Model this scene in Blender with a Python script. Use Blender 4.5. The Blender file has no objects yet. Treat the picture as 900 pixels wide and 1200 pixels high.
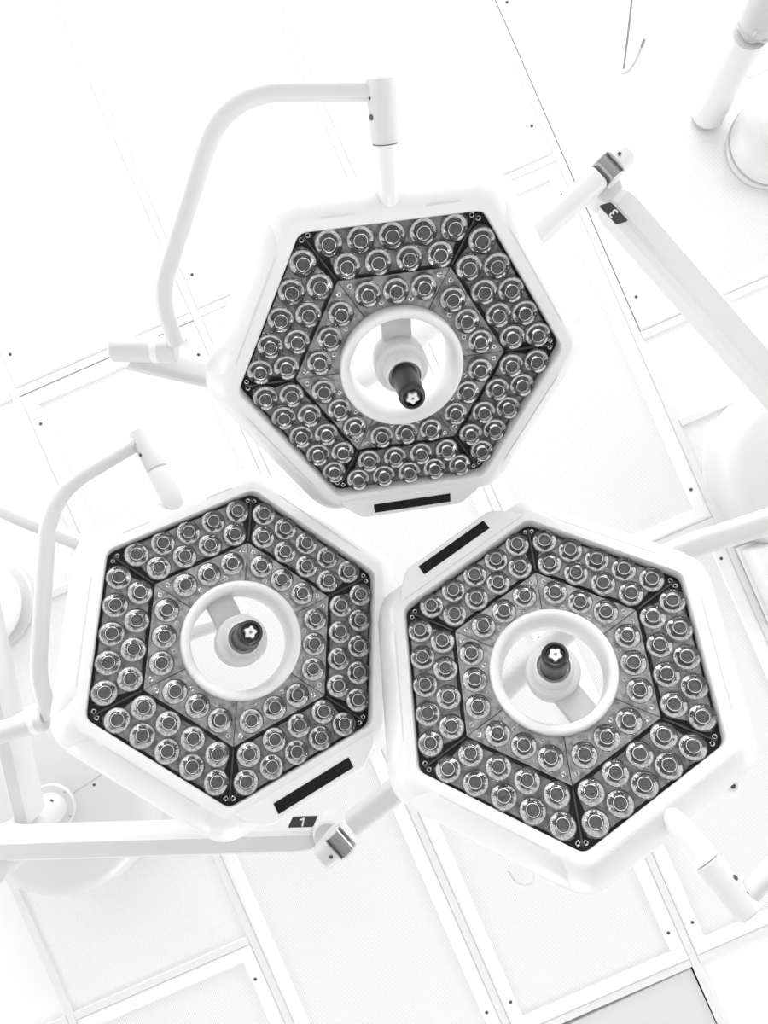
import bpy, bmesh, math, random
from mathutils import Vector, Matrix

# ---------------------------------------------------------------- camera, world, exposure
F = 840.0                     # focal length in pixels of the 900 x 1200 frame
CAMZ = 0.8                    # camera height above the floor, lens pointing straight up
DC = 2.2                      # camera to ceiling
SC = bpy.context.scene
COL = SC.collection

cam_data = bpy.data.cameras.new('camera')
cam_data.sensor_fit = 'HORIZONTAL'
cam_data.sensor_width = 36.0
cam_data.lens = 36.0 * F / 900.0
cam_data.clip_start = 0.02
camera = bpy.data.objects.new('camera', cam_data)
camera.location = (0, 0, CAMZ)
camera.rotation_euler = (math.pi, 0, 0)      # image right = +X, image down = +Y, view = +Z
COL.objects.link(camera)
SC.camera = camera

world = bpy.data.worlds.new('world')
SC.world = world
world.use_nodes = True
world.node_tree.nodes['Background'].inputs[0].default_value = (1, 1, 1, 1)
world.node_tree.nodes['Background'].inputs[1].default_value = 0.85

SC.view_settings.view_transform = 'Standard'
SC.view_settings.look = 'None'
SC.view_settings.gamma = 1.0
SC.view_settings.use_curve_mapping = False
SC.view_settings.exposure = 0.56

def area_lamp(name, loc, rot, sx, sy, power):
    ld = bpy.data.lights.new(name, 'AREA')
    ld.shape = 'RECTANGLE'; ld.size = sx; ld.size_y = sy; ld.energy = power
    o = bpy.data.objects.new(name, ld)
    o.location = loc; o.rotation_euler = rot
    COL.objects.link(o)
    return o
# unseen area light, added to brighten the side beyond the top edge
area_lamp('added_top_fill', (-0.6, -4.35, 1.6), (math.radians(90), 0, 0), 4.5, 2.2, 105)
# unseen lamps round the walls, added for glints in the lenses
GLINT_LAMPS = ((-2.0, -4.38, 0), (1.8, -4.38, 0), (-4.38, -1.2, 90), (-4.38, 1.8, 90), (4.38, -1.6, -90), (4.38, 1.5, -90), (0.3, 4.38, 180))
for x, y, rz in GLINT_LAMPS:
    area_lamp('added_glint_lamp', (x, y, 2.1), (math.radians(90), 0, math.radians(-rz if abs(rz) == 90 else rz)), 1.5, 0.35, 26)

# ---------------------------------------------------------------- helpers
def W(u, v, d):
    """world point at distance d above the camera that lies along the photograph's direction (u, v)"""
    return Vector(((u - 450.0) / F * d, (v - 600.0) / F * d, CAMZ + d))

MATS = {}
def mat(name, col, rough=0.4, metal=0.0, coat=0.0, spec=0.5, noise=None, bump=None):
    m = bpy.data.materials.new(name); m.use_nodes = True
    nt = m.node_tree; b = nt.nodes['Principled BSDF']
    c = col if isinstance(col, tuple) else (col, col, col)
    b.inputs['Base Color'].default_value = (*c, 1)
    b.inputs['Roughness'].default_value = rough
    b.inputs['Metallic'].default_value = metal
    b.inputs['Coat Weight'].default_value = coat
    b.inputs['Coat Roughness'].default_value = 0.05
    b.inputs['Specular IOR Level'].default_value = spec
    if noise:
        scale, amt = noise
        tc = nt.nodes.new('ShaderNodeTexCoord')
        n = nt.nodes.new('ShaderNodeTexNoise'); n.inputs['Scale'].default_value = scale
        n.inputs['Detail'].default_value = 3
        r = nt.nodes.new('ShaderNodeValToRGB')
        lo = tuple(max(0, x * (1 - amt)) for x in c); hi = tuple(min(1, x * (1 + amt)) for x in c)
        r.color_ramp.elements[0].position = 0.3; r.color_ramp.elements[0].color = (*lo, 1)
        r.color_ramp.elements[1].position = 0.7; r.color_ramp.elements[1].color = (*hi, 1)
        nt.links.new(tc.outputs['Object'], n.inputs['Vector'])
        nt.links.new(n.outputs['Fac'], r.inputs['Fac'])
        nt.links.new(r.outputs['Color'], b.inputs['Base Color'])
        if bump:
            bm_ = nt.nodes.new('ShaderNodeBump'); bm_.inputs['Strength'].default_value = bump
            bm_.inputs['Distance'].default_value = 0.002
            nt.links.new(n.outputs['Fac'], bm_.inputs['Height'])
            nt.links.new(bm_.outputs['Normal'], b.inputs['Normal'])
    MATS[name] = m
    return m

mat('white_enamel', 0.79, 0.32, noise=(3, 0.01))
mat('arm_enamel', 0.66, 0.35, noise=(3, 0.01))
mat('ring_white', 0.84, 0.35)
mat('runner_white', 0.75, 0.5)
mat('frame_white', 0.84, 0.45)
mat('seam_grey', 0.42, 0.5)
mat('black_plate', 0.010, 0.45, spec=0.3)
mat('black_plastic', 0.02, 0.35)
mat('black_strip', 0.006, 0.6, spec=0.2)
mat('badge_dark', 0.025, 0.5)
mat('print_white', 0.8, 0.5)
mat('chrome', 0.30, 0.15, metal=1.0)
mat('screw_dark', 0.06, 0.5)
mat('tray_grey', 0.28, 0.22, metal=0.7, noise=(60, 0.5), bump=0.5)
mat('tray_outer', 0.17, 0.2, metal=0.7, noise=(60, 0.6), bump=0.6)
mat('lens_silver', 0.56, 0.07, metal=1.0, noise=(240, 0.25), bump=0.25)
mat('lens_body', 0.06, 0.12, metal=0.5)
mat('lens_rim', 0.95, 0.08, metal=1.0)
mat('led_window', 0.04, 0.12, coat=0.5)
m = mat('clear_acrylic', 1.0, 0.03)
m.node_tree.nodes['Principled BSDF'].inputs['Transmission Weight'].default_value = 1.0
m.node_tree.nodes['Principled BSDF'].inputs['IOR'].default_value = 1.45
mat('floor_grey', 0.60, 0.4, noise=(4, 0.1))
mat('plenum_dark', 0.03, 0.9)
mat('wire_steel', 0.30, 0.35, metal=0.8)
mat('pole_grey', 0.50, 0.4)
mat('screen_grey', 0.66, 0.5)

def speckle_mat(name, base, dark, scale, thr):
    m = bpy.data.materials.new(name); m.use_nodes = True
    nt = m.node_tree; b = nt.nodes['Principled BSDF']; b.inputs['Roughness'].default_value = 0.8
    tc = nt.nodes.new('ShaderNodeTexCoord')
    v = nt.nodes.new('ShaderNodeTexVoronoi'); v.inputs['Scale'].default_value = scale
    r = nt.nodes.new('ShaderNodeValToRGB')
    r.color_ramp.elements[0].position = thr * 0.6; r.color_ramp.elements[0].color = (dark, dark, dark, 1)
    r.color_ramp.elements[1].position = thr; r.color_ramp.elements[1].color = (base, base, base, 1)
    nt.links.new(tc.outputs['Object'], v.inputs['Vector'])
    nt.links.new(v.outputs['Distance'], r.inputs['Fac'])
    nt.links.new(r.outputs['Color'], b.inputs['Base Color'])
    MATS[name] = m
speckle_mat('acoustic_mineral', 0.79, 0.60, 150, 0.20)

def perforated_mat(name, base, dark, pitch, rad):
    """round holes on a staggered grid, in the sheet's own coordinates"""
    m = bpy.data.materials.new(name); m.use_nodes = True
    nt = m.node_tree; b = nt.nodes['Principled BSDF']; b.inputs['Roughness'].default_value = 0.5
    tc = nt.nodes.new('ShaderNodeTexCoord')
    sep = nt.nodes.new('ShaderNodeSeparateXYZ'); nt.links.new(tc.outputs['Object'], sep.inputs[0])
    def M(op, a, b_=None):
        n = nt.nodes.new('ShaderNodeMath'); n.operation = op
        for k, x in enumerate((a, b_)):
            if x is None: continue
            if isinstance(x, (int, float)): n.inputs[k].default_value = x
            else: nt.links.new(x, n.inputs[k])
        return n.outputs[0]
    def cell(ox, oy):
        fx = M('SUBTRACT', M('FRACT', M('ADD', M('DIVIDE', sep.outputs['X'], pitch), ox + 200)), 0.5)
        fy = M('SUBTRACT', M('FRACT', M('ADD', M('DIVIDE', sep.outputs['Y'], pitch), oy + 200)), 0.5)
        return M('SQRT', M('ADD', M('MULTIPLY', fx, fx), M('MULTIPLY', fy, fy)))
    d = M('MINIMUM', cell(0, 0), cell(0.5, 0.5))
    hole = M('LESS_THAN', d, rad)
    mix = nt.nodes.new('ShaderNodeMix'); mix.data_type = 'RGBA'
    mix.inputs['A'].default_value = (base, base, base, 1); mix.inputs['B'].default_value = (dark, dark, dark, 1)
    nt.links.new(hole, mix.inputs['Factor'])
    nt.links.new(mix.outputs['Result'], b.inputs['Base Color'])
    MATS[name] = m
perforated_mat('perforated_steel', 0.85, 0.55, 0.0078, 0.20)

def mesh_obj(name, bm, m, parent=None, smooth=True, angle=40, me=None):
    if me is None:
        bmesh.ops.recalc_face_normals(bm, faces=bm.faces)
        me = bpy.data.meshes.new(name)
        if smooth:
            for f in bm.faces: f.smooth = True
            for e in bm.edges:
                if len(e.link_faces) == 2 and e.calc_face_angle(0) > math.radians(angle): e.smooth = False
        bm.to_mesh(me); bm.free()
        for mm in (m if isinstance(m, (list, tuple)) else [m]): me.materials.append(MATS[mm])
    o = bpy.data.objects.new(name, me)
    COL.objects.link(o)
    if parent: o.parent = parent
    return o

def share(name, src, parent, mtx):
    o = bpy.data.objects.new(name, src.data if hasattr(src, 'data') else src)
    COL.objects.link(o); o.parent = parent; o.matrix_local = mtx
    return o

def tag(o, label=None, cat=None, group=None, kind=None):
    if label: o['label'] = label
    if cat: o['category'] = cat
    if group: o['group'] = group
    if kind: o['kind'] = kind
    return o

def empty(name, mtx):
    o = bpy.data.objects.new(name, None); COL.objects.link(o)
    o.empty_display_size = 0.05; o.matrix_world = mtx
    return o

def loft(bm, rings, close=False, cap0=False, cap1=False, mat_idx=None):
    vr = [[bm.verts.new(p) for p in ring] for ring in rings]
    n = len(vr[0]); pairs = list(zip(vr, vr[1:]))
    if close: pairs.append((vr[-1], vr[0]))
    for k, (a, b) in enumerate(pairs):
        for i in range(n):
            f = bm.faces.new((a[i], a[(i + 1) % n], b[(i + 1) % n], b[i]))
            if mat_idx: f.material_index = mat_idx[k]
    if cap0: bm.faces.new(vr[0])
    if cap1: bm.faces.new(list(reversed(vr[-1])))
    return vr

def circle(r, z, n=32, c=(0, 0)):
    return [Vector((c[0] + r * math.cos(2 * math.pi * i / n), c[1] + r * math.sin(2 * math.pi * i / n), z)) for i in range(n)]

def lathe_bm(profile, n=32, mat_idx=None, bm=None, close=False):
    """profile (r, z); r == 0 ends become poles"""
    bm = bm or bmesh.new()
    prev = None
    for k, (r, z) in enumerate(profile + ([profile[0]] if close else [])):
        cur = [bm.verts.new((0, 0, z))] if r < 1e-7 else [bm.verts.new(p) for p in circle(r, z, n)]
        if prev:
            for i in range(n):
                j = (i + 1) % n
                if len(prev) == 1 and len(cur) == 1: continue
                if len(prev) == 1: f = bm.faces.new((prev[0], cur[j], cur[i]))
                elif len(cur) == 1: f = bm.faces.new((prev[i], prev[j], cur[0]))
                else: f = bm.faces.new((prev[i], prev[j], cur[j], cur[i]))
                if mat_idx: f.material_index = mat_idx[k - 1]
        prev = cur
    if close: bmesh.ops.remove_doubles(bm, verts=bm.verts, dist=1e-6)
    return bm

def smooth_path(pts, radius=0.05, n=7):
    """polyline with its inner corners rounded"""
    pts = [Vector(p) for p in pts]; out = [pts[0]]
    for a, b, c in zip(pts, pts[1:], pts[2:]):
        d1, d2 = (a - b), (c - b)
        r = min(radius, d1.length * 0.48, d2.length * 0.48)
        p0, p2 = b + d1.normalized() * r, b + d2.normalized() * r
        for k in range(n + 1):
            t = k / n
            out.append(p0 * (1 - t) ** 2 + b * 2 * t * (1 - t) + p2 * t ** 2)
    out.append(pts[-1])
    return out

def round_rect(w, h, r, n=4):
    pts = []
    for cx, cy, a0 in ((w/2 - r, h/2 - r, 0), (-w/2 + r, h/2 - r, 90), (-w/2 + r, -h/2 + r, 180), (w/2 - r, -h/2 + r, 270)):
        for k in range(n + 1):
            a = math.radians(a0 + 90 * k / n); pts.append((cx + r * math.cos(a), cy + r * math.sin(a)))
    return pts

def sweep(bm, path, section, up=Vector((0, 0, 1)), scale=None, transport=False):
    """section = list of (side, up) offsets carried along the path, capped at both ends"""
    rings = []; N = len(path); s_prev = None
    for i, p in enumerate(path):
        t = (path[min(i + 1, N - 1)] - path[max(i - 1, 0)]).normalized()
        if transport and s_prev is not None: s = (s_prev - t * s_prev.dot(t)).normalized()
        else:
            u = up if abs(t.dot(up)) < 0.97 else Vector((0, 1, 0))
            s = t.cross(u).normalized()
        s_prev = s; uu = s.cross(t).normalized()
        k = scale[i] if scale else 1.0
        rings.append([p + s * (x * k) + uu * (y * k) for x, y in section])
    loft(bm, rings, cap0=True, cap1=True)
    return bm

def circ_sec(r, n=16): return [(r * math.cos(2 * math.pi * i / n), r * math.sin(2 * math.pi * i / n)) for i in range(n)]

def rod(a, b, r, n=20, bevel=0.0):
    """cylinder between two points, with softened end edges"""
    a, b = Vector(a), Vector(b); d = (b - a).normalized(); bm = bmesh.new()
    if bevel: path = [a, a + d * bevel, b - d * bevel, b]; sc = [1 - bevel / r, 1, 1, 1 - bevel / r]
    else: path = [a, b]; sc = None
    rings = []
    up = Vector((0, 0, 1)) if abs(d.z) < 0.9 else Vector((0, 1, 0))
    s = d.cross(up).normalized(); uu = s.cross(d)
    for i, p in enumerate(path):
        k = sc[i] if sc else 1
        rings.append([p + (s * x + uu * y) * k for x, y in circ_sec(r, n)])
    loft(bm, rings, cap0=True, cap1=True)
    return bm

def box_bm(x0, x1, y0, y1, z0, z1, bev=0.0, bm=None):
    bm = bm or bmesh.new()
    g = bmesh.ops.create_cube(bm, size=1)
    for v in g['verts']:
        v.co = Vector(((x0 + x1) / 2 + v.co.x * (x1 - x0), (y0 + y1) / 2 + v.co.y * (y1 - y0), (z0 + z1) / 2 + v.co.z * (z1 - z0)))
    if bev:
        es = list({e for v in g['verts'] for e in v.link_edges})
        bmesh.ops.bevel(bm, geom=es, offset=bev, segments=2, affect='EDGES', profile=0.5)
    return bm

def prism(bm, poly, z0, z1, bev=0.0):
    """extruded polygon; the face at z0 looks at the room and gets a small chamfer"""
    c = sum((Vector((x, y, 0)) for x, y in poly), Vector()) / len(poly)
    def ring(z, k): 
        return [Vector((x, y, z)) - ((Vector((x, y, 0)) - c).normalized() * k) for x, y in poly]
    rings = [ring(z1, 0), ring(z0 + (bev if z1 > z0 else -bev), 0), ring(z0, bev)] if bev else [ring(z1, 0), ring(z0, 0)]
    loft(bm, rings, cap0=True, cap1=True)
    return bm

# ---------------------------------------------------------------- setting: floor and ceiling
bm = box_bm(-4.5, 4.5, -4.5, 4.5, -0.05, 0.0)
tag(mesh_obj('floor', bm, 'floor_grey', smooth=False), 'grey operating room floor below the lights', None, kind='structure')

# room sides, out of view: low walls, openings for light, bars for lens reflections
mat('wall_paint', 0.72, 0.7)
SIDES = {}
def open_wall(nm, p, q, n):
    p, q = Vector(p), Vector(q); L = (q - p).length; d = (q - p) / L; nrm = Vector((-d.y, d.x, 0))
    M = Matrix(((d.x, nrm.x, 0, p.x), (d.y, nrm.y, 0, p.y), (0, 0, 1, 0), (0, 0, 0, 1)))
    root = mesh_obj(nm, box_bm(0, L, -.05, .05, 0, 0.85), 'wall_paint', smooth=False); root.matrix_world = M
    tag(root, 'open side of the room with upright bars, shaped for light, out of view', None, kind='structure')
    mesh_obj('opening_head', box_bm(0, L, -.05, .05, 2.7, 3.05), 'wall_paint', root, smooth=False)
    SIDES[nm] = root
    for k in range(n + 1):
        mesh_obj('reflection_bar', box_bm(k * L / n - .06, k * L / n + .06, -.04, .04, 0.85, 2.7), 'wall_paint', root, smooth=False)
open_wall('open_side_1', (-4.5, -4.5, 0), (4.5, -4.5, 0), 6)
open_wall('open_side_2', (-4.5, 4.5, 0), (-4.5, -4.5, 0), 6)
open_wall('open_side_3', (4.5, -4.5, 0), (4.5, 4.5, 0), 6)
open_wall('open_side_4', (4.5, 4.5, 0), (-4.5, 4.5, 0), 6)

for x, y, rz in GLINT_LAMPS:                      # boxes added behind the unseen glint lamps
    w_ = SIDES['open_side_1' if rz == 0 else 'open_side_4' if rz == 180 else 'open_side_2' if rz == 90 else 'open_side_3']
    bm = box_bm(-.78, .78, -.065, -.012, -.2, .2, .01)
    bm.transform(w_.matrix_world.inverted() @ Matrix.Translation((x, y, 2.1)) @ Matrix.Rotation(math.radians(-rz if abs(rz) == 90 else rz), 4, 'Z'))
    mesh_obj('glint_lamp_box', bm, 'wall_paint', w_, smooth=False)

PX = DC / F                                   # metres on the ceiling for one pixel
TH = math.radians(23.65)
PITCH = 232 * PX
A0, B0 = -402 * PX, 430 * PX                  # grid lines A0 + i*PITCH, B0 + j*PITCH
bm = box_bm(-7.0, 7.0, -5.6, 8.0, 0.05, 0.12)
ceiling = mesh_obj('ceiling', bm, 'plenum_dark', smooth=False)
ceiling.location = W(0, 0, DC); ceiling.rotation_euler = (0, 0, -TH)
tag(ceiling, 'white suspended ceiling of perforated panels and mineral tiles', None, kind='structure')
def ceil_local(u, v): 
    return (PX * (math.cos(TH) * u - math.sin(TH) * v), PX * (math.sin(TH) * u + math.cos(TH) * v))

G = 0.013                                     # half width of a grid runner
def T(x, y, z=0, rz=0): return Matrix.Translation((x, y, z)) @ Matrix.Rotation(rz, 4, 'Z')

tile_me = mesh_obj('acoustic_tile', box_bm(-PITCH/2 + G*.6, PITCH/2 - G*.6, -PITCH/2 + G*.6, PITCH/2 - G*.6, 0.002, 0.018, 0.002), 'acoustic_mineral', smooth=False)
tile_src = tile_me.data; bpy.data.objects.remove(tile_me)
plain = mesh_obj('plain_tile', box_bm(-PITCH/2 + G*.6, PITCH/2 - G*.6, -PITCH/2 + G*.6, PITCH/2 - G*.6, 0.002, 0.018, 0.002), 'frame_white', smooth=False)
plain_src = plain.data; bpy.data.objects.remove(plain)

def frame_mesh(L):
    """flat pressed border of a 1 x 2 diffuser panel, open in the middle"""
    hx, hy = PITCH/2 - G*1.03, L/2 - G*1.03
    def rect(ix, iy, z): return [Vector((sx*(hx-ix), sy*(hy-iy), z)) for sx, sy in ((-1,-1),(1,-1),(1,1),(-1,1))]
    bm = bmesh.new()
    loft(bm, [rect(0,0,.016), rect(0,0,-.001), rect(.0015,.0015,-.0025), rect(.006,.006,-.0025), rect(.007,.007,-.006), rect(.040,.040,-.006), rect(.0435,.0435,.002), rect(.0435,.0435,.016)], close=True)
    o = mesh_obj('perforated_panel', bm, 'frame_white', smooth=False); me = o.data; bpy.data.objects.remove(o); return me
def sheet_mesh(L):
    hx, hy = PITCH/2 - G - .043, L/2 - G - .043
    o = mesh_obj('perforated_sheet', box_bm(-hx, hx, -hy, hy, 0.001, 0.006), 'perforated_steel', smooth=False); me = o.data; bpy.data.objects.remove(o); return me
FR2, SH2 = frame_mesh(2 * PITCH), sheet_mesh(2 * PITCH)
o = mesh_obj('screw', lathe_bm([(0, -0.0015), (0.004, -0.0012), (0.0052, 0.0), (0.0052, 0.003)], 10), 'screw_dark')
SCREW = o.data; bpy.data.objects.remove(o)

def diffuser(i, j):                           # covers rows j and j + 1 of column i
    cx, cy = A0 + (i - .5) * PITCH, B0 + (j - 2 + 1) * PITCH
    cx += .0025 if i == 5 else 0; cy += .0025 if (i, j) == (2, 2) else 0     # panels sitting a little off their runner
    p = share('perforated_panel', FR2, ceiling, T(cx, cy))
    share('perforated_sheet', SH2, p, T(0, 0))
    for sx in (-1, 1):
        for sy, off in ((-1, .115), (1, .115)):
            share('screw', SCREW, p, T(sx * (PITCH/2 - .040), sy * (PITCH - off), -.0065))
covered = set()
for i, j in ((2,0),(3,0),(4,0),(2,2),(3,2),(4,2),(2,4),(3,4),(4,4),(5,1),(1,5),(5,-1),(2,-2),(3,-2),(4,-2)):
    diffuser(i, j); covered |= {(i, j), (i, j + 1)}
HATCH = (3, 6)
for i in range(-4, 11):
    for j in range(-4, 12):
        if (i, j) in covered or (i, j) == HATCH: continue
        cx, cy = A0 + (i - .5) * PITCH, B0 + (j - 1.5) * PITCH
        is_plain = (i <= 0) or (i == 4 and j == 6) or (i >= 5 and j <= 0)
        share('plain_tile' if is_plain else 'acoustic_tile', plain_src if is_plain else tile_src, ceiling, T(cx, cy))
# access hatch pushed slightly out of its cell: dark gap along two sides
cx, cy = A0 + (HATCH[0] - .5) * PITCH, B0 + (HATCH[1] - 1.5) * PITCH
hatch = mesh_obj('access_hatch', box_bm(-PITCH/2 + .022, PITCH/2 - .0145, -PITCH/2 + .021, PITCH/2 - .02, 0.004, 0.02, 0.002), 'screen_grey', ceiling, smooth=False)
hatch.matrix_local = T(cx, cy + .004, 0.0, math.radians(-.9)); hatch['label'] = 'slightly skewed grey access hatch with dark gap'
share('screw', SCREW, hatch, T(-PITCH/2 + .06, -PITCH/2 + .03, .003))
# grid runners and cross tees
def tee(name, L):
    bm = bmesh.new()
    loft(bm, [[Vector((x, y, z)) for x, z in ((-G, .0), (-G*.85, -.003), (G*.85, -.003), (G, .0), (G, .012), (-G, .012))] for y in (-L/2, L/2)], cap0=True, cap1=True)
    o = mesh_obj(name, bm, 'runner_white', smooth=False); me = o.data; bpy.data.objects.remove(o); return me
RUN, TEE, HTEE = tee('grid_runner', PITCH * 16), tee('cross_tee', PITCH - 2 * G), tee('cross_tee', PITCH - 2 * G)
for i in range(-4, 12):
    share('grid_runner', RUN, ceiling, T(A0 + (i - 1) * PITCH, B0 + 2 * PITCH))
for i in range(-4, 11):
    for j in range(-4, 12):
        if (i, j) in covered and (i, j - 1) in covered and (i, j % 2 if i not in (1, 5) else 9) and ((i in (2,3,4) and j % 2 == 1) or (i == 5 and j in (2, 0)) or (i == 1 and j == 6)): continue
        share('cross_tee', TEE, ceiling, T(A0 + (i - .5) * PITCH, B0 + (j - 2) * PITCH, 0, math.pi/2))
share('cross_tee', TEE, ceiling, T(A0 + 4.5 * PITCH, B0 + 1.48 * PITCH, -.0015, math.pi/2))
sm = mesh_obj('ceiling_screw', lathe_bm([(0, -0.0015), (0.004, -0.0012), (0.0052, 0.0), (0.0052, 0.003)], 10), 'screw_dark'); bpy.data.objects.remove(sm)

# ---------------------------------------------------------------- surgical light heads
HALF = 0.30                                    # corner radius of the lens opening
def hexring(ap, cr, z, n=6):
    """hexagon of apothem ap with corners rounded by cr; sides face 0, 60, ... degrees"""
    pts = []
    cr = min(cr, ap * 0.95)
    for k in range(6):
        a = math.radians(30 + 60 * k); R = (ap - cr) / math.cos(math.radians(30))
        c = Vector((R * math.cos(a), R * math.sin(a), z))
        for q in range(n + 1):
            b = a + math.radians(-30 + 60 * q / n)
            pts.append(c + Vector((cr * math.cos(b), cr * math.sin(b), 0)))
    return pts
def circring(r, z, n=6):
    pts = []
    for k in range(6):
        for q in range(n + 1):
            b = math.radians(60 * k + 8 + 44 * q / n)
            pts.append(Vector((r * math.cos(b), r * math.sin(b), z)))
    return pts

HOUSE = [(.2595, .022, .024), (.2595, .022, -.006), (.2615, .024, -.0088), (.2760, .030, -.0095), (.2830, .036, -.0080), (.2980, .045, .006), (.3140, .055, .026), (.3200, .060, .046), (.3160, .070, .066), (.298, .08, .082), (.235, .10, .092)]
def lens_mesh():
    """reflector cup with its diode under a clear moulded dome"""
    cup = [(.0243, -.001), (.0205, -.0012), (.0180, -.0020), (.0150, -.0040), (.0128, -.0070), (.0112, -.0078), (.0098, -.0066), (.0080, -.0050), (.0045, -.0058), (0, -.0062)]
    dome = [(0, -.0002), (.0235, -.0002), (.0250, -.0010), (.0252, -.0050), (.0245, -.0105), (.0226, -.0150), (.0196, -.0180), (.0168, -.0190), (.0148, -.0186), (.0128, -.0176), (.0102, -.0188), (.0060, -.0200), (0, -.0204)]
    bm = lathe_bm(cup, 28, [2, 0, 2, 0, 1, 0, 3, 3, 3])
    lathe_bm(dome, 28, [4] * 12, bm)
    o = mesh_obj('lens', bm, ['lens_body', 'lens_rim', 'lens_silver', 'led_window', 'clear_acrylic'], angle=75)
    me = o.data; bpy.data.objects.remove(o); return me
LENS = lens_mesh()
LZ = 0.013                                     # face of the lens trays behind the bezel plane
def tray_mesh():
    # tray hugging a 5 + 4 lens cluster, scalloped at its two ends
    poly = [(.1755, -.094), (.1755, .094), (.183, .1005), (.196, .104), (.212, .108), (.219, .116), (.226, .1265), (.244, .1290), (.2545, .1200), (.2545, -.1200), (.244, -.1290), (.226, -.1265), (.219, -.116), (.212, -.108), (.196, -.104), (.183, -.1005)]
    o = mesh_obj('lens_module', prism(bmesh.new(), poly, LZ, LZ + .006, .0015), 'tray_outer', smooth=False)
    me = o.data; bpy.data.objects.remove(o); return me
def inner_mesh():
    bm = bmesh.new(); n = 10
    t30 = math.tan(math.radians(30)); g = .0006
    inner = [(.112 * math.cos(math.radians(-29.6 + 59.2 * q / n)), .112 * math.sin(math.radians(-29.6 + 59.2 * q / n))) for q in range(n + 1)]
    outer = [(.1685, (.1685 * t30 - g) * (-1 + 2 * q / n)) for q in range(n + 1)]
    poly_lo, poly_hi = [], []
    for z in (LZ + .006, LZ + .0005):
        vi = [bm.verts.new((x, y, z)) for x, y in inner]; vo = [bm.verts.new((x, y, z)) for x, y in outer]
        poly_lo.append(vi); poly_hi.append(vo)
    for k in range(2):
        for q in range(n): bm.faces.new((poly_lo[k][q], poly_lo[k][q+1], poly_hi[k][q+1], poly_hi[k][q]))
    for arr in (poly_lo, poly_hi):
        for q in range(n): bm.faces.new((arr[0][q], arr[0][q+1], arr[1][q+1], arr[1][q]))
    for q in (0, n): bm.faces.new((poly_lo[0][q], poly_hi[0][q], poly_hi[1][q], poly_lo[1][q]))
    o = mesh_obj('inner_module', bm, 'tray_grey', smooth=False); me = o.data; bpy.data.objects.remove(o); return me
def eyelet_mesh():
    o = mesh_obj('eyelet', lathe_bm([(.0045, 0), (.0045, -.0022), (.0036, -.0028), (.0026, -.0022), (.0022, .001), (0, .001)], 12, [0, 0, 0, 1, 1]), ['lens_rim', 'black_plate'])
    me = o.data; bpy.data.objects.remove(o); return me
TRAY, INNER, EYE = tray_mesh(), inner_mesh(), eyelet_mesh()
def rib_mesh():
    o = mesh_obj('seam_rib', box_bm(.199, .288, -.0016, .0016, LZ - .001, LZ + .012, .0006), 'tray_dark', smooth=False)
    me = o.data; bpy.data.objects.remove(o); return me
mat('tray_dark', 0.06, 0.4)
RIB = rib_mesh()

def house_meshes():
    d = {}
    bm = bmesh.new()
    loft(bm, [hexring(a, c, z) for a, c, z in HOUSE] + [circring(.150, .094), circring(.101, .090), circring(.101, .060)])
    d['housing'] = (bm, 'white_enamel', 50)
    # strip tab: flat tongue on the +X side
    bm = bmesh.new()
    def tabring(z, k): return [Vector((x, y, z)) for x, y in ((.272, -.150 + k), (.272, .150 - k), (.292, .137 - k), (.317 - k, .108 - k), (.3215 - k, .097 - k), (.3215 - k, -.097 + k), (.317 - k, -.108 + k), (.292, -.137 + k))]
    loft(bm, [tabring(.022, .002), tabring(-.0085, 0), tabring(-.0115, .003)], cap0=True, cap1=True)
    d['sensor_tab'] = (bm, 'white_enamel', 30)
    d['sensor_strip'] = (box_bm(.2895, .3105, -.080, .080, -.0128, -.009, .001), 'black_strip', 30)
    # ring around the open middle, with the inner wall of the hole
    d['centre_ring'] = (lathe_bm([(.1135, .016), (.1135, -.006), (.111, -.0115), (.106, -.013), (.099, -.0105), (.0955, -.004), (.094, .010), (.0925, .058), (.0945, .070), (.102, .070), (.102, .016)], 64, close=True), 'ring_white', 50)
    d['base_plate'] = None
    bm = bmesh.new()
    loft(bm, [hexring(.2600, .022, .019), circring(.110, .019), circring(.110, .023), hexring(.2600, .022, .023)], close=True)
    d['base_plate'] = (bm, 'black_plate', 30)
    # bracket from the hole wall to the hub
    d['handle_bracket'] = (box_bm(-.101, -.02, -.027, .027, .030, .060, .006), 'arm_enamel', 30)
    d['hub'] = (lathe_bm([(0, .066), (.040, .066), (.047, .058), (.049, .030), (.049, .000), (.0475, -.004), (.0445, -.006), (.0365, -.006), (.0355, -.009), (.0345, -.028), (.0325, -.034), (.0295, -.036), (.0285, -.034), (.0280, -.026), (0, -.026)], 40), 'arm_enamel', 40)
    d['handle'] = (lathe_bm([(.0235, -.028), (.0235, -.060), (.0228, -.095), (.0232, -.108), (.0215, -.118), (.0185, -.121), (.0165, -.120), (.0150, -.112), (0, -.112)], 32), 'black_plastic', 40)
    # clover socket in the end of the handle
    bm = bmesh.new(); n = 40
    ring = lambda z, k: [Vector(((.0100 + .0017 * math.cos(5 * 2 * math.pi * i / n)) * k * math.cos(2 * math.pi * i / n), (.0100 + .0017 * math.cos(5 * 2 * math.pi * i / n)) * k * math.sin(2 * math.pi * i / n), z)) for i in range(n)]
    loft(bm, [ring(-.110, 1), ring(-.119, 1), ring(-.1205, .9), ring(-.1205, .3), ring(-.114, .26)], cap0=False, cap1=True)
    d['handle_socket'] = (bm, 'print_white', 40)
    return d
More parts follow.
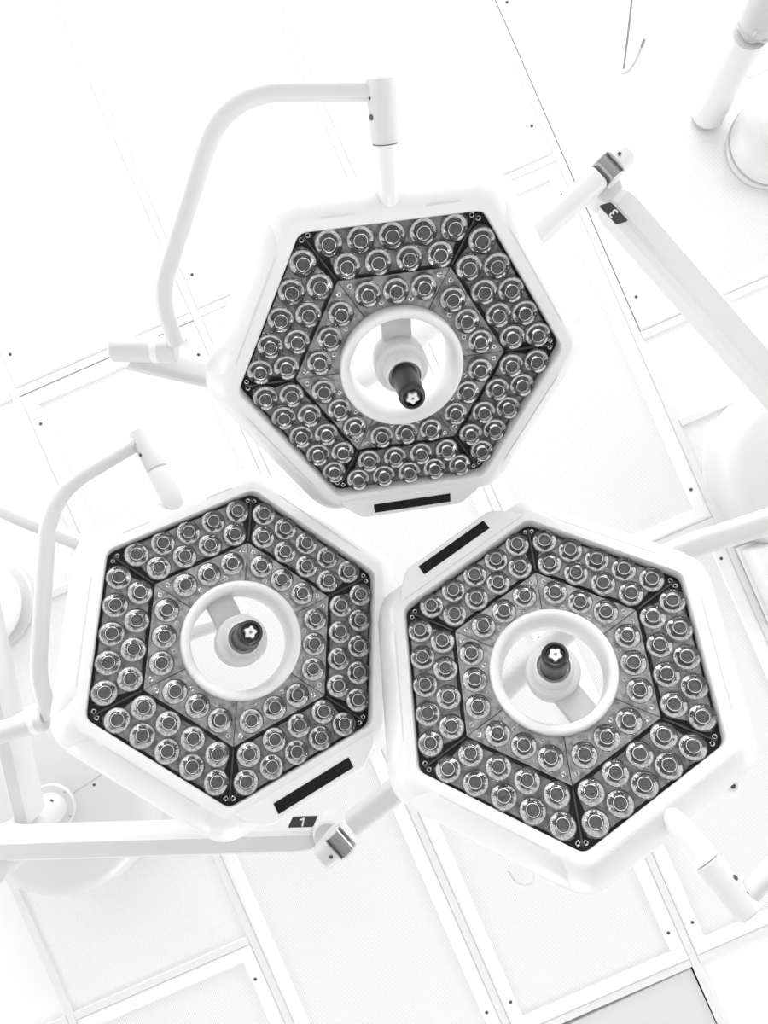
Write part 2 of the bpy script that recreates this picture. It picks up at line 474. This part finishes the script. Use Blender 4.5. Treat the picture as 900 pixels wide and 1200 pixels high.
def cover_mesh():
    """shallow raised cover on one flank of the housing"""
    bm = bmesh.new()
    prof = [(.2815, -.0092, .100), (.2855, -.0078, .118), (.2995, .0055, .136), (.3160, .0255, .146), (.3220, .046, .148), (.3180, .066, .140), (.310, .072, .12)]
    rings = []
    for a, z, hw in prof: rings.append([Vector((a + (0 if abs(s) < 1 else -.0035), s * hw, z)) for s in (-1, -.985, -.5, 0, .5, .985, 1)])
    vr = [[bm.verts.new(p) for p in r] for r in rings]
    for a, b in zip(vr, vr[1:]):
        for i in range(len(a) - 1): bm.faces.new((a[i], a[i+1], b[i+1], b[i]))
    o = mesh_obj('flank_cover', bm, 'white_enamel', angle=60); me = o.data; bpy.data.objects.remove(o); return me
def pivot_collar():
    bm = bmesh.new()
    prof = [(-.268, .003), (-.275, .009), (-.288, .015), (-.305, .0195), (-.322, .0215), (-.372, .0215)]
    loft(bm, [[Vector((x, r * math.cos(2*math.pi*i/24), .004 + r * math.sin(2*math.pi*i/24))) for i in range(24)] for x, r in prof], cap0=True, cap1=True)
    o = mesh_obj('pivot_collar', bm, 'white_enamel'); me = o.data; bpy.data.objects.remove(o); return me
HM = {}
for k, (b_, m_, a_) in house_meshes().items():
    o = mesh_obj(k, b_, m_, angle=a_); HM[k] = o.data; bpy.data.objects.remove(o)
COVER, PIVOT = cover_mesh(), pivot_collar()
o = mesh_obj('grip_slot', prism(bmesh.new(), [(x, y) for x, y in round_rect(.012, .060, .0055)], -.0010, .002, .001), 'arm_enamel'); SLOT = o.data; bpy.data.objects.remove(o)
I4 = Matrix.Identity(4)
LTILT = Matrix.Rotation(math.radians(5), 4, 'Y') @ Matrix.Translation((0, 0, -.0006)) @ Matrix.Scale(.93, 4)   # every lens leans towards the axis of its head
RZ = lambda deg: Matrix.Rotation(math.radians(deg), 4, 'Z')

def light_head(Rm, t, theta, scale, label):
    M = Matrix(Rm).to_4x4() @ RZ(theta)
    mw = Matrix.Translation(Vector(t) * scale + Vector((0, 0, CAMZ))) @ M @ Matrix.Scale(scale, 4)
    root = empty('surgical_light_head', mw)
    tag(root, label, 'surgical light', 'hexagonal surgical light heads')
    for k in ('housing', 'sensor_tab', 'centre_ring', 'base_plate', 'handle_bracket', 'hub'):
        share(k, HM[k], root, I4)
    tab = [c for c in root.children if c.name.startswith('sensor_tab')][0]
    st = share('sensor_strip', HM['sensor_strip'], tab, I4); st['label'] = 'black sensor strip'
    hd = share('handle', HM['handle'], root, I4); hd['label'] = 'black cylindrical handle'
    share('handle_socket', HM['handle_socket'], hd, I4)
    share('pivot_collar', PIVOT, root, I4)
    for s in (-1, 1): share('grip_slot', SLOT, root, T(-.276, s * .085, -.0082))
    for k in range(6):
        if k in (1, 2, 4, 5): share('flank_cover', COVER, root, RZ(60 * k))
        m1 = share('lens_module', TRAY, root, RZ(60 * k))
        m2 = share('inner_module', INNER, root, RZ(60 * k))
        share('seam_rib', RIB, root, RZ(60 * k + 30))
        for y in (-.1045, -.0522, 0, .0522, .1045): share('lens', LENS, m1, T(.2350, y, LZ, 0) @ LTILT)
        for y in (-.079, -.0263, .0263, .079): share('lens', LENS, m1, T(.1945, y, LZ, 0) @ LTILT)
        for y in (-.049, 0, .049): share('lens', LENS, m2, T(.1430, y, LZ, 0) @ LTILT)
        for x, y in ((.1225, -.026), (.1225, .026), (.1575, -.0775), (.1575, .0775)): share('eyelet', EYE, m2, T(x, y, LZ + .001))
        for y in (-.1362, .1362): share('eyelet', EYE, m1, T(.2485, y, LZ + .005))
    return root, mw

random.seed(4)
H3R = [[0.42323, 0.89594, -0.13476], [-0.75996, 0.27008, -0.5912], [-0.49329, 0.35263, 0.79519]]
H1R = [[0.01429, 0.95128, -0.308], [-0.95634, 0.10294, 0.27355], [0.29192, 0.29064, 0.91121]]
H2R = [[-0.06707, 0.98182, 0.17756], [-0.89599, -0.13757, 0.42223], [0.43898, -0.13078, 0.88893]]
head3, MW3 = light_head(H3R, (0.03285, -0.26337, 1.31150), 150, 1.0, 'topmost hexagonal surgical light head, handle hanging clear of its open centre')
head1, MW1 = light_head(H1R, (-0.27125, 0.24421, 1.36851), 150, 1.045, 'left hexagonal surgical light head above the arm badged 1')
head2, MW2 = light_head(H2R, (0.30554, 0.28681, 1.29608), -30, 1.0, 'right hexagonal surgical light head, pivot at its lower right side')

# small knob with a dark hole on the flank of the right head
kc = W(856, 919, 1.205); inv2 = MW2.inverted()
kn = lathe_bm([(.013, .012), (.013, -.004), (.010, -.008), (0, -.009)], 20); kn.transform(Matrix.Translation(kc)); kn.transform(inv2)
kn = mesh_obj('knob', kn, 'white_enamel', head2)
kh = lathe_bm([(.0042, -.004), (.0042, -.0098), (0, -.0098)], 12); kh.transform(Matrix.Translation(kc)); kh.transform(inv2)
mesh_obj('knob_hole', kh, 'screw_dark', kn)

# ---------------------------------------------------------------- suspension yokes
def yoke(label, MW, tube_pts, tube_r, cyl, ring_at, link_pts, link_w, link_h, screw_side):
    """pivot sleeve on the head's axis > bent tube > joint cylinder > link arm behind the head"""
    p0 = MW @ Vector((-.373, 0, .004)); p1 = MW @ Vector((-.462, 0, .004))
    root = empty('suspension_yoke', Matrix.Translation(p1))
    inv = Matrix.Translation(-p1)
    def part(name, bm, m, parent=root, angle=40):
        bm.transform(inv); return mesh_obj(name, bm, m, parent, angle=angle)
    ax = (p1 - p0).normalized()
    sl = part('pivot_sleeve', rod(p0, p1, .0225, 28, .003), 'arm_enamel')
    q = p1 - ax * .020
    path = smooth_path([q] + [Vector(p) for p in tube_pts], .085, 10)
    part('bent_tube', sweep(bmesh.new(), path, circ_sec(tube_r, 18), transport=True), 'arm_enamel')
    c0, c1 = cyl
    part('joint_cylinder', rod(c0, c1, .0225, 28, .003), 'arm_enamel')
    cd = (c1 - c0).normalized(); rc = c0.lerp(c1, ring_at)
    part('joint_ring', rod(rc - cd * .006, rc + cd * .006, .0235, 28, .001), 'ring_white')
    lk = smooth_path(link_pts, .14, 10)
    part('link_arm', sweep(bmesh.new(), lk, round_rect(link_w, link_h, min(link_w, link_h) * .3)), 'arm_enamel')
    # two dark fixing holes on the sleeve, on the side the tube leaves from
    side = (Vector(tube_pts[0]) - q); side = (side - ax * side.dot(ax)).normalized()
    toward = (Vector((0, 0, CAMZ)) - p0); toward = (toward - ax * toward.dot(ax)); toward = (toward - side * toward.dot(side)).normalized()
    nrm = (side * .78 + toward * .62).normalized()
    for f, r in ((.42, .0042), (.70, .0022)):
        c = p0 + (p1 - p0) * f + nrm * .0215
        part('fixing_hole', rod(c - nrm * .002, c + nrm * .0016, r, 12), 'screw_dark', sl)
    return tag(root, label, 'light suspension', 'yokes carrying the light heads')

yoke('pale tubular yoke arching left of the topmost light head', MW3,
     [W(262, 108, 1.05), W(187, 345, 1.19), W(206, 402, 1.25)], .0145,
     (W(131, 409, 1.27), W(207, 410, 1.27)), .68,
     [W(146, 414, 1.315), W(232, 436, 1.42), W(395, 462, 1.56), W(480, 402, 1.60), W(640, 265, 1.60), W(699, 211, 1.60)], .052, .060, 1)
yoke('pale tubular yoke curving round the left side of the left light head', MW1,
     [W(58, 580, 1.44), W(44, 795, 1.43), W(60, 842, 1.43)], .0165,
     (W(-30, 867, 1.43), W(53, 843, 1.43)), .86,
     [W(-20, 869, 1.47), W(90, 812, 1.60), W(225, 738, 1.68), W(300, 720, 1.74), W(95, 637, 1.78), W(-12, 592, 1.80)], .036, .040, 1)
yoke('pale tubular yoke reaching off to the right of the right light head', MW2,
     [W(935, 985, 1.11), W(1010, 900, 1.16), W(1030, 700, 1.30), W(1010, 610, 1.38)], .0155,
     (W(1080, 560, 1.40), W(990, 590, 1.40)), .70,
     [W(1040, 560, 1.42), W(900, 612, 1.50), W(780, 648, 1.58), W(680, 722, 1.62), W(470, 922, 1.62), W(412, 966, 1.62)], .052, .052, 1)

# ---------------------------------------------------------------- spring arms
def text_mesh(s, size, depth=.0006):
    cu = bpy.data.curves.new('numeral', 'FONT'); cu.body = s; cu.size = size; cu.extrude = depth
    cu.align_x = 'CENTER'; cu.align_y = 'CENTER'
    o = bpy.data.objects.new('numeral', cu); COL.objects.link(o)
    dg = bpy.context.evaluated_depsgraph_get(); dg.update()
    me = bpy.data.meshes.new_from_object(o.evaluated_get(dg))
    bpy.data.objects.remove(o)
    me.materials.clear(); me.materials.append(MATS['print_white'])
    return me
def one_mesh():
    """slanted figure one: stem with a short flag"""
    bm = bmesh.new()
    poly = [(-.0042, -.0095), (-.0002, -.0095), (.0050, .0095), (.0016, .0095), (-.0072, .0062), (-.0066, .0036), (.0004, .0052)]
    lo = [bm.verts.new((x, y, -.0006)) for x, y in poly]; hi = [bm.verts.new((x, y, .0006)) for x, y in poly]
    bm.faces.new(hi); bm.faces.new(list(reversed(lo)))
    for i in range(len(poly)): j = (i + 1) % len(poly); bm.faces.new((lo[i], lo[j], hi[j], hi[i]))
    o = mesh_obj('numeral', bm, 'print_white', smooth=False); me = o.data; bpy.data.objects.remove(o); return me
def frame_from(origin, x, up_hint):
    """matrix whose z looks down at the room"""
    x = x.normalized(); z = Vector((0, 0, -1)); z = (z - x * z.dot(x)).normalized(); y = z.cross(x)
    return Matrix(((x.x, y.x, z.x, origin.x), (x.y, y.y, z.y, origin.y), (x.z, y.z, z.z, origin.z), (0, 0, 0, 1)))

def spring_arm(label, a, b, w, h, digit, badge_px, text_x, knuckle):
    """a = end at the light, b = end at the ceiling column"""
    root = empty('spring_arm', Matrix.Translation(b)); inv = Matrix.Translation(-b)
    def part(name, bm, m, parent=root, angle=40):
        bm.transform(inv); return mesh_obj(name, bm, m, parent, angle=angle)
    d = (b - a).normalized()
    sec = [(-w/2, -h*.16), (-w*.40, -h*.40), (-w*.28, -h/2), (w*.28, -h/2), (w*.40, -h*.40), (w/2, -h*.16), (w/2, h*.4), (w*.4, h/2), (-w*.4, h/2), (-w/2, h*.4)]
    L = (b - a).length
    path = [a, a + d * .012, a + d * .04, b]
    part('beam', sweep(bmesh.new(), path, sec, scale=[.70, .9, 1, 1]), 'arm_enamel', angle=20)
    if digit:
        o_, xdir = badge_px, text_x
        m = frame_from(o_, xdir, None)
        bw, bh, sk = .058, .025, .006
        poly = []
        for px_, py_ in round_rect(bw, bh, .004): poly.append((px_ + sk * py_ / bh * 2, py_))
        bmm = prism(bmesh.new(), poly, .0012, -.001, .0004)
        bd = mesh_obj('badge', bmm, 'badge_dark', root, smooth=False)
        bd.matrix_local = inv @ m; bd['label'] = 'dark number badge'
        nm = bpy.data.objects.new('numeral', one_mesh() if digit[0] == '1' else text_mesh(digit[0], .031)); COL.objects.link(nm); nm.parent = bd
        nm.matrix_local = Matrix.Translation((0, 0, .0014)) @ Matrix.Rotation(digit[1], 4, 'Z')
    if knuckle:
        c, ldir = knuckle                      # centre of the chrome barrel, direction to the link
        ldir = (ldir - Vector((0, 0, ldir.z))).normalized(); n = Vector((-ldir.y, ldir.x, 0))
        part('knuckle_block', rod(c - Vector((0, 0, -.005)) + (a - c) * .55, c + (a - c) * .55 + Vector((0, 0, .075)), .034, 28, .004), 'arm_enamel')
        part('end_cap', sweep(bmesh.new(), [c - ldir * .058, c - ldir * .050, c - ldir * .016], round_rect(.060, .060, .02), scale=[.62, .92, 1]), 'arm_enamel')
        part('barrel', rod(c - n * .026, c + n * .026, .022, 28), 'chrome')
        for s in (-1, 1):
            part('barrel_cheek', rod(c + n * (.026 * s), c + n * (.031 * s), .0235, 28, .001), 'arm_enamel')
        e = c - ldir * .026 + n * .004; e.z = c.z - .030
        part('screw', rod(e + Vector((0, 0, .004)), e - Vector((0, 0, .0012)), .004, 12), 'screw_dark')
    return tag(root, label, 'spring arm', 'spring arms of the surgical lights')

a1 = W(372, 978, 1.70)
spring_arm('long pale spring arm with badge 1 running level under the left light head', a1, W(2, 989, 1.74), .064, .085, ('1', math.radians(4)),
           W(355, 963, 1.645), Vector((1, -.03, 0)), (W(398, 986, 1.60), W(470, 922, 1.6) - W(398, 986, 1.6)))
a3 = W(716, 232, 1.66)
spring_arm('pale spring arm with badge 3 slanting to the right edge', a3, W(985, 540, 1.88), .078, .085, ('3', math.pi),
           W(719, 250, 1.613), Vector((.68, .73, 0)), (W(712, 199, 1.59), W(640, 265, 1.6) - W(712, 199, 1.6)))
spring_arm('pale arm rising from the left ceiling column behind the left joint cylinder', W(-55, 560, 1.70), W(34, 955, 1.86), .056, .08, None, None, None, None)

# ---------------------------------------------------------------- ceiling mounts
def ceiling_mount(label, x, y, R, drop, column):
    root = empty('ceiling_mount', Matrix.Translation((x, y, CAMZ + DC)))
    mesh_obj('canopy', lathe_bm([(R * .98, .002), (R, -.004), (R, -drop * .55), (R * .975, -drop * .75), (R * .91, -drop * .92), (R * .80, -drop), (.05, -drop)], 72), 'arm_enamel', root)
    mesh_obj('trim_ring', lathe_bm([(R * 1.0, .003), (R * 1.055, .002), (R * 1.055, -.003), (R * 1.0, -.005)], 72), 'runner_white', root)
    if column:
        mesh_obj('flange', lathe_bm([(.040, -drop + .002), (.067, -drop + .002), (.067, -drop - .007), (.064, -drop - .010), (.040, -drop - .010)], 40), 'arm_enamel', root)
        for k in range(5):
            a = k * 1.2566 + .4
            s = mesh_obj('screw', lathe_bm([(0, -.0015), (.0035, -.001), (.004, .002)], 10), 'seam_grey', root); s.location = (.0585 * math.cos(a), .0585 * math.sin(a), -drop - .0102)
        z = -drop + .003
        for k, (r, z1) in enumerate(column):
            c = mesh_obj('column', lathe_bm([(0, z), (r, z), (r, z1 + .004), (r - .003, z1), (0, z1)], 40), 'arm_enamel', root)
            for a in (-1.05, 1.9):
                h = mesh_obj('fixing_hole', rod(Vector(((r - .003) * math.cos(a), (r - .003) * math.sin(a), (z + z1) / 2)), Vector(((r + .001) * math.cos(a), (r + .001) * math.sin(a), (z + z1) / 2)), .0055, 12), 'screw_dark', c)
            z = z1
        # seam across the canopy face
        s = mesh_obj('canopy_seam', box_bm(.068, R * .8, -.0008, .0008, -drop - .0006, -drop + .002), 'seam_grey', root, smooth=False)
        s.rotation_euler = (0, 0, -.58)
        s = mesh_obj('screw', lathe_bm([(0, -.0015), (.004, -.001), (.0045, .002)], 10), 'screw_dark', root); s.location = (.118, -.062, -drop)
    return tag(root, label, 'ceiling mount', 'round ceiling mounts')
c1 = W(62, 945, 2.05)
ceiling_mount('large round ceiling canopy with stepped column at lower left', c1.x, c1.y, .286, .15, [(.044, -.262), (.0475, -.375), (.056, -.50)])
c3 = W(925, 548, DC)
ceiling_mount('round ceiling canopy cut by the right edge of the picture', c3.x, c3.y, .255, .13, [(.05, -.26), (.055, -.40)])

# small domed cover on the ceiling at the left edge
dm = empty('dome_cover', Matrix.Translation(W(-18, 706, DC)))
mesh_obj('dome', lathe_bm([(.115, .0), (.125, -.02), (.138, -.05), (.140, -.075), (.131, -.100), (.105, -.118), (.06, -.127), (0, -.129)], 48), 'ring_white', dm)
mesh_obj('base', lathe_bm([(.150, .002), (.154, -.004), (.148, -.010), (.105, -.012)], 48), 'screen_grey', dm)
tag(dm, 'smooth white domed cover on the ceiling at the left edge', 'ceiling dome')

# pole and dish at the top right
pr = empty('jointed_pendant', Matrix.Translation(W(826, 142, 2.18)))
def part_at(root, name, bm, m, parent=None, angle=40):
    bm.transform(Matrix.Translation(-root.matrix_world.translation) if parent is None else Matrix.Translation(-root.matrix_world.translation))
    return mesh_obj(name, bm, m, parent or root, angle=angle)
pr.matrix_world = Matrix.Translation(W(826, 142, 2.18))
bpy.context.view_layer.update()
part_at(pr, 'lower_pole', sweep(bmesh.new(), [W(830, 136, 2.19), W(858, 80, 2.02), W(880, 40, 1.90)], circ_sec(.047, 28), transport=True), 'arm_enamel')
up = part_at(pr, 'upper_pole', sweep(bmesh.new(), [W(884, 38, 1.89), W(886, 33, 1.87), W(894, 14, 1.84), W(930, -60, 1.7)], circ_sec(.047, 28), scale=[.6, .95, 1.05, 1.05], transport=True), 'pole_grey')
part_at(pr, 'joint_seam', sweep(bmesh.new(), [W(881, 39, 1.885), W(883, 36, 1.88)], circ_sec(.0485, 28), transport=True), 'seam_grey')
sc_ = W(889, 37, 1.80)
part_at(pr, 'screw', rod(sc_ + Vector((0, 0, .02)), sc_, .006, 12), 'seam_grey')
tag(pr, 'pale jointed pole hanging at the upper right corner', 'pendant arm')
dp = W(915, 158, 2.12)
dish = empty('pendant_dish', Matrix.Translation((dp.x, dp.y, CAMZ + DC)))
mesh_obj('dish', lathe_bm([(.125, 0), (.132, -.03), (.132, -.085), (.125, -.100), (.105, -.112), (.05, -.118), (0, -.118)], 56), 'arm_enamel', dish)
mesh_obj('rim', lathe_bm([(.1322, -.034), (.1345, -.034), (.1345, -.041), (.1322, -.041)], 56, close=True), 'seam_grey', dish)
mesh_obj('cap', lathe_bm([(.08, -.113), (.07, -.14), (.04, -.155), (0, -.158)], 40), 'arm_enamel', dish)
tag(dish, 'shallow round pale dish beside the jointed pole, upper right', 'ceiling fitting')

# wire with a small hook near the top edge
hk = empty('wire_hook', Matrix.Translation(W(731, 83, 2.185)))
bpy.context.view_layer.update()
part_at(hk, 'wire', sweep(bmesh.new(), [W(731, 80, 2.17), W(736, 40, 2.07), W(742, -15, 1.95)], circ_sec(.0032, 8), transport=True), 'wire_steel')
part_at(hk, 'hook', sweep(bmesh.new(), smooth_path([W(729, 86, 2.185), W(737, 84, 2.16), W(747, 68, 2.12), W(755, 46, 2.07)], .03, 5), circ_sec(.0042, 8), transport=True), 'pole_grey')
part_at(hk, 'tip', sweep(bmesh.new(), [W(752, 55, 2.085), W(755.5, 45, 2.065)], circ_sec(.0046, 8), transport=True), 'wire_steel')
tag(hk, 'thin wire with an open hook hanging near the top edge', 'hook')

# thin wire loop under the ceiling below the right head
wl = empty('wire_loop', Matrix.Translation(W(596, 1021, 2.19)))
bpy.context.view_layer.update()
part_at(wl, 'wire', sweep(bmesh.new(), smooth_path([W(596, 1021, 2.19), W(606, 1036, 2.15), W(622, 1037, 2.13), W(627, 1027, 2.15), W(622, 1015, 2.19)], .03, 5), circ_sec(.0019, 8), transport=True), 'pole_grey')
part_at(wl, 'clip', sweep(bmesh.new(), [W(596, 1021, 2.185), W(603, 1032, 2.158)], circ_sec(.0022, 8), transport=True), 'wire_steel')
tag(wl, 'fine wire loop hanging from the ceiling below the right light head', 'wire')

# boxy fitting at the right edge under the round canopy
bx_o = W(915, 655, 2.19)
bxr = empty('ceiling_box', Matrix.Translation(bx_o) @ Matrix.Rotation(-TH, 4, 'Z'))
mesh_obj('body', box_bm(-.105, .14, -.075, .17, -.09, .004, .012), 'white_enamel', bxr)
mesh_obj('back_plate', box_bm(-.115, .15, -.085, .18, -.012, .003, .003), 'runner_white', bxr, smooth=False)
tag(bxr, 'white box fitting on the ceiling at the right edge', 'ceiling fitting')
